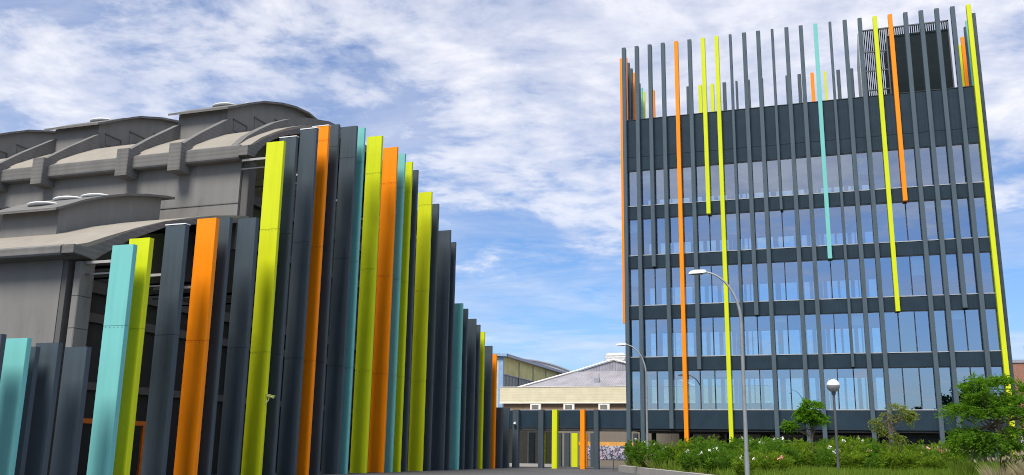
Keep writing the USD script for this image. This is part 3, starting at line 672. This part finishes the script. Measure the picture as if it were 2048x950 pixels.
obj('parapet', box(18.4, 40, 119.9, 128.1, 12.0, 12.35), 'grey_fascia', bh)
for x, h in ((19.3, 1.1), (21.5, 1.6)):
    ch = obj('chimney', box(x, x + .75, 120.5, 121.2, 12.35, 12.35 + h), 'brick_red', bh)
    obj('chimney_pot', tube([(x + .37, 120.85, 12.3 + h), (x + .37, 120.85, 12.85 + h)], .16, 8), 'grey_fascia', ch)
ww = thing('garden_wall', 'pale rendered garden wall behind the right end of the tower', 'wall')
obj('wall_panel', box(13.5, 30, 92, 92.3, 0, 3.6), 'white_trim', ww)
obj('coping', box(13.4, 30, 91.9, 92.4, 3.6, 3.75), 'brick_red', ww)

# ------------------------------------------------------------------ street lamps
def street_lamp(x, y, label, zb, top):
    t = thing('street_lamp', label, 'street lamp', (x, y, zb), group='curved arm street lamps in the flower bed')
    h = top - zb
    obj('base_plate', cat([post(-.2, .2, -.2, .2, 0, .03), tube([(0, 0, .03), (0, 0, .9)], .09, 14)]), 'galvanised', t)
    ang = np.linspace(0, math.radians(84), 14)
    rx, rz = 1.42, 2.0
    arc = [(-rx * (1 - math.cos(a)), 0, h - rz + rz * math.sin(a)) for a in ang]
    path = [(0, 0, z) for z in np.linspace(.4, h - rz, 8)[:-1]] + arc
    obj('pole', tube(path, np.linspace(.076, .028, len(path)), 14), 'galvanised', t, smooth=40)
    e = arc[-1]
    prof = [(0.0, .035), (-.05, .075), (-.42, .085), (-.58, .045), (-.68, -.05), (-.62, -.07), (-.10, -.05), (0.0, -.03)]
    m = prism_y(prof, -.13, .13)
    hd = obj('lamp_head', m, 'lamp_white', t, smooth=30)
    UsdGeom.Xformable(hd).AddTranslateOp().Set(Gf.Vec3d(e[0] + .06, 0, e[2] + .0))
    ln = obj('lens', box(-.56, -.14, -.09, .09, -.080, -.060), 'dim_glazing', t)
    UsdGeom.Xformable(ln).AddTranslateOp().Set(Gf.Vec3d(e[0] + .06, 0, e[2]))
    return t
street_lamp(-3.03, 35.2, 'nearer tall grey street lamp with curved arm before the tower front', .42, 8.02)
street_lamp(-10.85, 57.6, 'farther grey street lamp with curved arm by the kerb corner', .42, 7.92)
gl = thing('globe_lamp', 'globe lamp on a dark post among the oleanders', 'lamp', (0.08, 38.0, .45))
obj('post', tube([(0, 0, 0), (0, 0, .8), (0, 0, 3.12)], [.06, .05, .045], 12), 'post_dark', gl, smooth=40)
obj('collar', tube([(0, 0, 3.08), (0, 0, 3.16), (0, 0, 3.2)], [.07, .09, .06], 12), 'post_dark', gl)
hs = trimesh.creation.icosphere(subdivisions=4, radius=.245)
fc = hs.triangles_center[:, 2]
upm = hs.submesh([np.nonzero(fc > .02)[0]], append=True); lom = hs.submesh([np.nonzero(fc <= .02)[0]], append=True)
for m_, nm, mt in ((upm, 'globe_top', 'lamp_white'), (lom, 'globe_bowl', 'galvanised')):
    m_.apply_translation((0, 0, 3.42)); obj(nm, m_, mt, gl, smooth=True)

# ------------------------------------------------------------------ plants
def leaves(c, d, ln, wd, rng, droop=0.25):
    """pointed leaves at c along d; two triangles each, folded along the middle"""
    n = len(c)
    d = d / np.linalg.norm(d, axis=1, keepdims=True)
    s = np.cross(d, rng.normal(size=(n, 3))); s /= np.linalg.norm(s, axis=1, keepdims=True)
    ln = np.broadcast_to(ln, n)[:, None]; wd = np.broadcast_to(wd, n)[:, None]
    mid = c + d * ln * .45
    tip = c + d * ln; tip[:, 2] -= droop * ln[:, 0]
    V = np.stack([c, mid + s * wd * .5, tip, mid - s * wd * .5], 1).reshape(-1, 3)
    k = np.arange(n)[:, None] * 4
    return trimesh.Trimesh(V, np.concatenate([k + [0, 1, 2], k + [0, 2, 3]]), process=False)

def oleander(name, label, seed, flower=None, nst=54, h=1.45, spread=.85, nl=26, leaf='oleander_leaf'):
    rng = np.random.default_rng(seed)
    t = thing(name, label, 'shrub', group=None)
    C, D, stems, tips = [], [], [], []
    for i in range(nst):
        a = rng.uniform(0, 2 * math.pi); r = spread * math.sqrt(rng.uniform(0.0, 1))
        hh = h * rng.uniform(.62, 1.05) * (1 - .28 * (r / spread) ** 2)
        base = np.array([math.cos(a) * r * .25, math.sin(a) * r * .25, 0]); top = np.array([math.cos(a) * r, math.sin(a) * r, hh])
        bend = np.array([math.cos(a), math.sin(a), 0]) * .12
        P = [base + (top - base) * s + bend * math.sin(math.pi * s) for s in (0, .35, .7, 1)]
        if i < 26: stems.append(tube(P, [.014, .012, .009, .005], 4))
        s = rng.uniform(.18, 1, nl) ** .8
        pt = base + (top - base) * s[:, None] + bend * np.sin(math.pi * s)[:, None]
        az = rng.uniform(0, 2 * math.pi, nl); el = rng.uniform(.1, 1.1, nl) + .35 * s
        C.append(pt + rng.normal(0, .03, (nl, 3))); D.append(np.stack([np.cos(az) * np.cos(el), np.sin(az) * np.cos(el), np.sin(el)], 1)); tips.append(top)
    C, D = np.vstack(C), np.vstack(D)
    obj('stems', cat(stems), 'stem_green', t)
    obj('leaves', leaves(C, D, rng.uniform(.20, .38, len(C)), rng.uniform(.05, .085, len(C)), rng), leaf, t)
    if flower:
        idx = rng.choice([q for q in range(len(tips)) if tips[q][2] > h * .62], 3, replace=False)
        for k in idx:
            n = 18
            c = tips[k] + np.array([0, 0, .12]) + rng.normal(0, .045, (n, 3)); dd = rng.normal(size=(n, 3)) + [0, -.3, .5]
            obj('flower_cluster', leaves(c, dd, .09, .085, rng, .05), flower, t)
    return t

def place_oleanders():
    rng = np.random.default_rng(21)
    spots = []
    for Y, step, hs, xe in ((62.5, 1.3, 1.02, 4.4), (58.0, 1.2, .98, 4.9), (53.5, 1.15, .95, 5.2), (49.5, 1.15, .88, 5.0), (46.0, 1.1, .80, 4.4), (43.0, 1.0, .74, 3.2)):
        x = kerb_x(Y) + 1.0
        while x < xe:
            spots.append((x + rng.uniform(-.25, .25), Y + rng.uniform(-1.3, 1.3), hs * rng.uniform(.78, 1.30)))
            x += step * rng.uniform(.85, 1.25)
    spots = [q for q in spots if not (abs(q[0] + 4.75) < .7 and q[1] < 39)]
    for Y in (40.3, 37.8):
        for x in np.arange(kerb_x(Y) + .9, -1.2, 1.05):
            spots.append((x, Y + rng.uniform(-1, 1), .62 * rng.uniform(.85, 1.1)))
    kinds = {}
    marks = [(-12.9, 62.0, 'by the kerb corner'), (-10.85, 57.6, 'beside the farther street lamp'), (-10.22, 69.5, 'before the long orange fin'), (-7.0, 69.5, 'before the long lime fin'),
             (-3.03, 35.2, 'beside the nearer street lamp'), (-.95, 45.0, 'around the small young tree'), (.08, 38.0, 'beside the globe lamp'), (2.3, 45.0, 'around the yellowish sapling'), (4.3, 33.0, 'left of the large feathery tree')]
    def where(x, y):
        q = min(marks, key=lambda m: abs(m[0] / m[1] - x / y))[2]
        return ('in the back row ' if y > 59.5 else 'in the middle rows ' if y > 50.5 else 'in the front rows ') + q
    specs = {'w': ('white flowering oleander shrub', 31, 'white_petal', 'white flowering oleanders'),
             'p': ('pink flowering oleander shrub', 33, 'pink_petal', 'pink flowering oleanders'),
             'g': ('green flowerless oleander shrub', 35, None, 'oleanders without flowers')}
    for (x, y, s) in spots:
        u = rng.uniform()
        k = ('w' if u < .40 else 'g') if x < -3.0 else ('p' if u < .26 else 'w' if u < .31 else 'g')
        variant = k + str(int(rng.integers(0, 2)))
        lab, sd, fl, grp = specs[k]
        lab = lab + ' ' + where(x, y)
        loc = (x, y, bed_z(x, y) - .03); rz = float(rng.uniform(0, 360)); sc_ = (s * rng.uniform(.95, 1.15),) * 2 + (s,)
        if variant not in kinds:
            t = kinds[variant] = oleander('oleander_shrub', lab, sd + int(variant[1]), fl, leaf='oleander_light' if variant[1] == '1' else 'oleander_leaf')
            data(t, group=grp)
            xf = UsdGeom.Xformable(t); ops = xf.GetOrderedXformOps()
            ops[0].Set(Gf.Vec3d(*map(float, loc))); ops[1].Set(rz); ops[2].Set(Gf.Vec3f(*map(float, sc_)))
        else:
            copy(kinds[variant], loc, rz, tuple(map(float, sc_)), lab, grp)
place_oleanders()

def tree(name, label, loc, height, trunk_r, crown, leaf, seed, nclump, nleaf, ll=.13, lw=.05, trunk_top=.6, droop=.35, spray=.16, rotz=0, group=None, bark='bark'):
    """crown: list of (cx, cy, cz, rx, ry, rz) lobes in tree space; limbs run from the trunk to every clump of leaves"""
    rng = np.random.default_rng(seed)
    t = thing(name, label, 'tree', loc, rotz, group=group)
    tz = height * trunk_top
    tp = [(0, 0, 0), (.03 * height * rng.normal() * .3, .02, tz * .4), (.02, -.02, tz * .75), (0, 0, tz)]
    limbs = [tube(tp, [trunk_r * 1.25, trunk_r, trunk_r * .85, trunk_r * .6], 9)]
    C, D = [], []
    for k in range(nclump):
        cx, cy, cz, rx, ry, rz = crown[k % len(crown)]
        v = rng.normal(size=3); v /= np.linalg.norm(v); v *= rng.uniform(.35, 1.0) ** .5
        c = np.array([cx, cy, cz]) + v * [rx, ry, rz]
        s0 = np.array([0, 0, tz * rng.uniform(.7, 1.0)])
        if k < 40:
            midp = (s0 + c) / 2 + rng.normal(0, .06 * height * .15, 3) + [0, 0, -.05]
            limbs.append(tube([s0, midp, c], [trunk_r * .4, trunk_r * .22, trunk_r * .08], 5))
        out = c - [0, 0, tz]; out = out / (np.linalg.norm(out) + 1e-6)
        n = nleaf
        # a drooping spray: leaflets along short twigs
        tw = rng.integers(0, 6, n); base_d = rng.normal(size=(6, 3)) * [1, 1, .35] + out * .8 + [0, 0, .15]
        base_d /= np.linalg.norm(base_d, axis=1, keepdims=True)
        s = rng.uniform(0, 1, n)
        L = spray * height * rng.uniform(.6, 1.15)
        pt = c + base_d[tw] * (s * L)[:, None]; pt[:, 2] -= droop * L * s ** 2
        pt += rng.normal(0, .035, (n, 3))
        dd = base_d[tw] * .7 + rng.normal(size=(n, 3)) * [.8, .8, .35]
        C.append(pt); D.append(dd)
    C, D = np.vstack(C), np.vstack(D)
    obj('trunk', cat(limbs), bark, t, smooth=40)
    obj('crown', leaves(C, D, rng.uniform(ll * .7, ll * 1.3, len(C)), lw, rng, .2), leaf, t)
    return t

bz = lambda x, y: bed_z(x, y) - .05
tree('young_tree', 'small bright green round-crowned tree left of the globe lamp', (-.95, 45.0, bz(-.95, 45)), 3.4, .03,
     [(.05, 0, 2.85, .50, .5, .40), (.1, 0, 2.45, .60, .5, .32), (-.2, 0, 2.55, .45, .3, .3), (-.9, 0, 2.15, .22, .2, .14)], 'young_leaf', 51, 90, 80, .13, .05, .62, .35, .085)
tree('sapling', 'thin yellowish sapling with sparse leaves right of the globe lamp', (2.3, 45.0, bz(2.3, 45)), 3.4, .04,
     [(.3, 0, 2.75, .42, .3, .32), (-.3, 0, 2.2, .45, .3, .35), (.2, 0, 1.5, .5, .35, .38), (.75, 0, 2.6, .28, .2, .2)], 'yellow_leaf', 53, 44, 50, .13, .045, .8, .6, .10)
big = tree('acacia_tree', 'large feathery green tree at the right edge before the lime corner fin', (4.75, 32.0, bz(4.75, 32)), 3.5, .07,
           [(.1, 0, 2.75, 1.0, .9, .38), (-.55, 0, 2.25, .85, .7, .26), (.75, 0, 2.25, .9, .8, .35), (-.75, -.1, 1.45, .62, .5, .22), (.5, 0, 1.45, 1.0, .7, .28), (.9, 0, .95, .6, .5, .2)], 'tree_leaf', 55, 165, 160, .11, .038, .55, .5, .15)
tree('broad_tree', 'dark green tree behind the right corner of the tower before the brick house', (17.8, 88, 0), 5.4, .16,
     [(0, 0, 3.9, 2.2, 1.8, 1.2), (1.8, 0, 3.2, 1.6, 1.4, 1.0)], 'dark_leaf', 57, 70, 90, .28, .16, .6, .3)
# street trees on the far side of the road, seen mirrored in the lower windows
st = tree('street_tree', 'dense street tree across the road, seen mirrored in the lower right windows', (16.5, -16.0, 0), 11.0, .22,
          [(0, 0, 7.4, 2.6, 2.4, 2.2), (-1.2, 0, 5.2, 2.2, 2.2, 1.6), (1.5, 0, 5.6, 2.4, 2.2, 1.7)], 'dark_leaf', 59, 110, 110, .42, .26, .5, .3)
copy(st, (21.5, -17.0, 0), 70, (1.15, 1.15, 1.35), 'tallest street tree across the road, mirrored in the window beside the corner')
copy(st, (27.0, -15.0, 0), 140, (1.2, 1.2, 1.2), 'spreading street tree across the road, mirrored behind the lime corner fin')

# weeds, dry grass
def blades(n, xy, hmin, hmax, seed, wid=.018):
    rng = np.random.default_rng(seed)
    P = xy(rng, n)
    z = np.array([bed_z(x, y) for x, y in P]) - .02
    c = np.column_stack([P, z]); h = rng.uniform(hmin, hmax, n)
    dd = np.column_stack([rng.normal(0, .28, n), rng.normal(0, .28, n), np.ones(n)])
    return leaves(c, dd, h, wid * rng.uniform(.8, 1.7, n), rng, .05)
def strip(rng, n):
    y = rng.uniform(33, 51, n); lo = np.array([kerb_x(v) + .35 for v in y])
    x = lo + (10.5 - lo) * rng.uniform(0, 1, n)
    return np.column_stack([x, y])
obj('wild_grass', blades(26000, strip, .16, .50, 71, .022), 'bed_grass', kind='stuff', label='green and reddish wild grass along the front of the bed', category='grass')
def rear(rng, n):
    y = rng.uniform(50, 67, n); lo = np.array([kerb_x(min(v, 64.)) + .35 for v in y])
    return np.column_stack([lo + (11.5 - lo) * rng.uniform(0, 1, n), y])
obj('weed_cover', blades(16000, rear, .25, .85, 73, .03), 'grass_blade', kind='stuff', label='tall weeds growing between the oleanders and the tower', category='grass')
def tall_grass(name, label, x, y, n, h, r, seed, mat='straw_blade'):
    rng = np.random.default_rng(seed)
    t = thing(name, label, 'grass clump', (x, y, bed_z(x, y)))
    a = rng.uniform(0, 2 * math.pi, n); q = r * np.sqrt(rng.uniform(0, 1, n))
    c = np.column_stack([np.cos(a) * q * .5, np.sin(a) * q * .5, np.zeros(n)])
    dd = np.column_stack([np.cos(a) * q * .7 + rng.normal(0, .12, n), np.sin(a) * q * .7 + rng.normal(0, .12, n), np.full(n, h)])
    obj('blades', leaves(c, dd, h * rng.uniform(.55, 1.1, n), .014, rng, .12), mat, t)
    hd = rng.choice(n, n // 8, replace=False)
    tip = c[hd] + dd[hd] / np.linalg.norm(dd[hd], axis=1, keepdims=True) * h * .95
    obj('seed_heads', leaves(tip, dd[hd] + rng.normal(0, .1, (len(hd), 3)), .16, .04, rng, .1), 'straw_blade', t)
tall_grass('dry_grass', 'pale dry grass clump in the bottom right corner', 5.35, 30.0, 520, .95, .75, 81)
tall_grass('dry_grass', 'pale dry grass clump left of the corner one, thinner', 4.5, 31.0, 260, .75, .6, 82)
tall_grass('dry_grass', 'straw coloured grass tuft at the foot of the farther street lamp', -10.2, 56.2, 240, .75, .6, 83)
tall_grass('dry_grass', 'tall seeding green grass tuft before the dark ground floor wall', 4.1, 46.0, 200, 1.25, .5, 84, 'grass_blade')
tall_grass('dry_grass', 'seeding grass tuft under the left side of the large feathery tree', 4.2, 36.5, 160, 1.05, .5, 85, 'grass_blade')
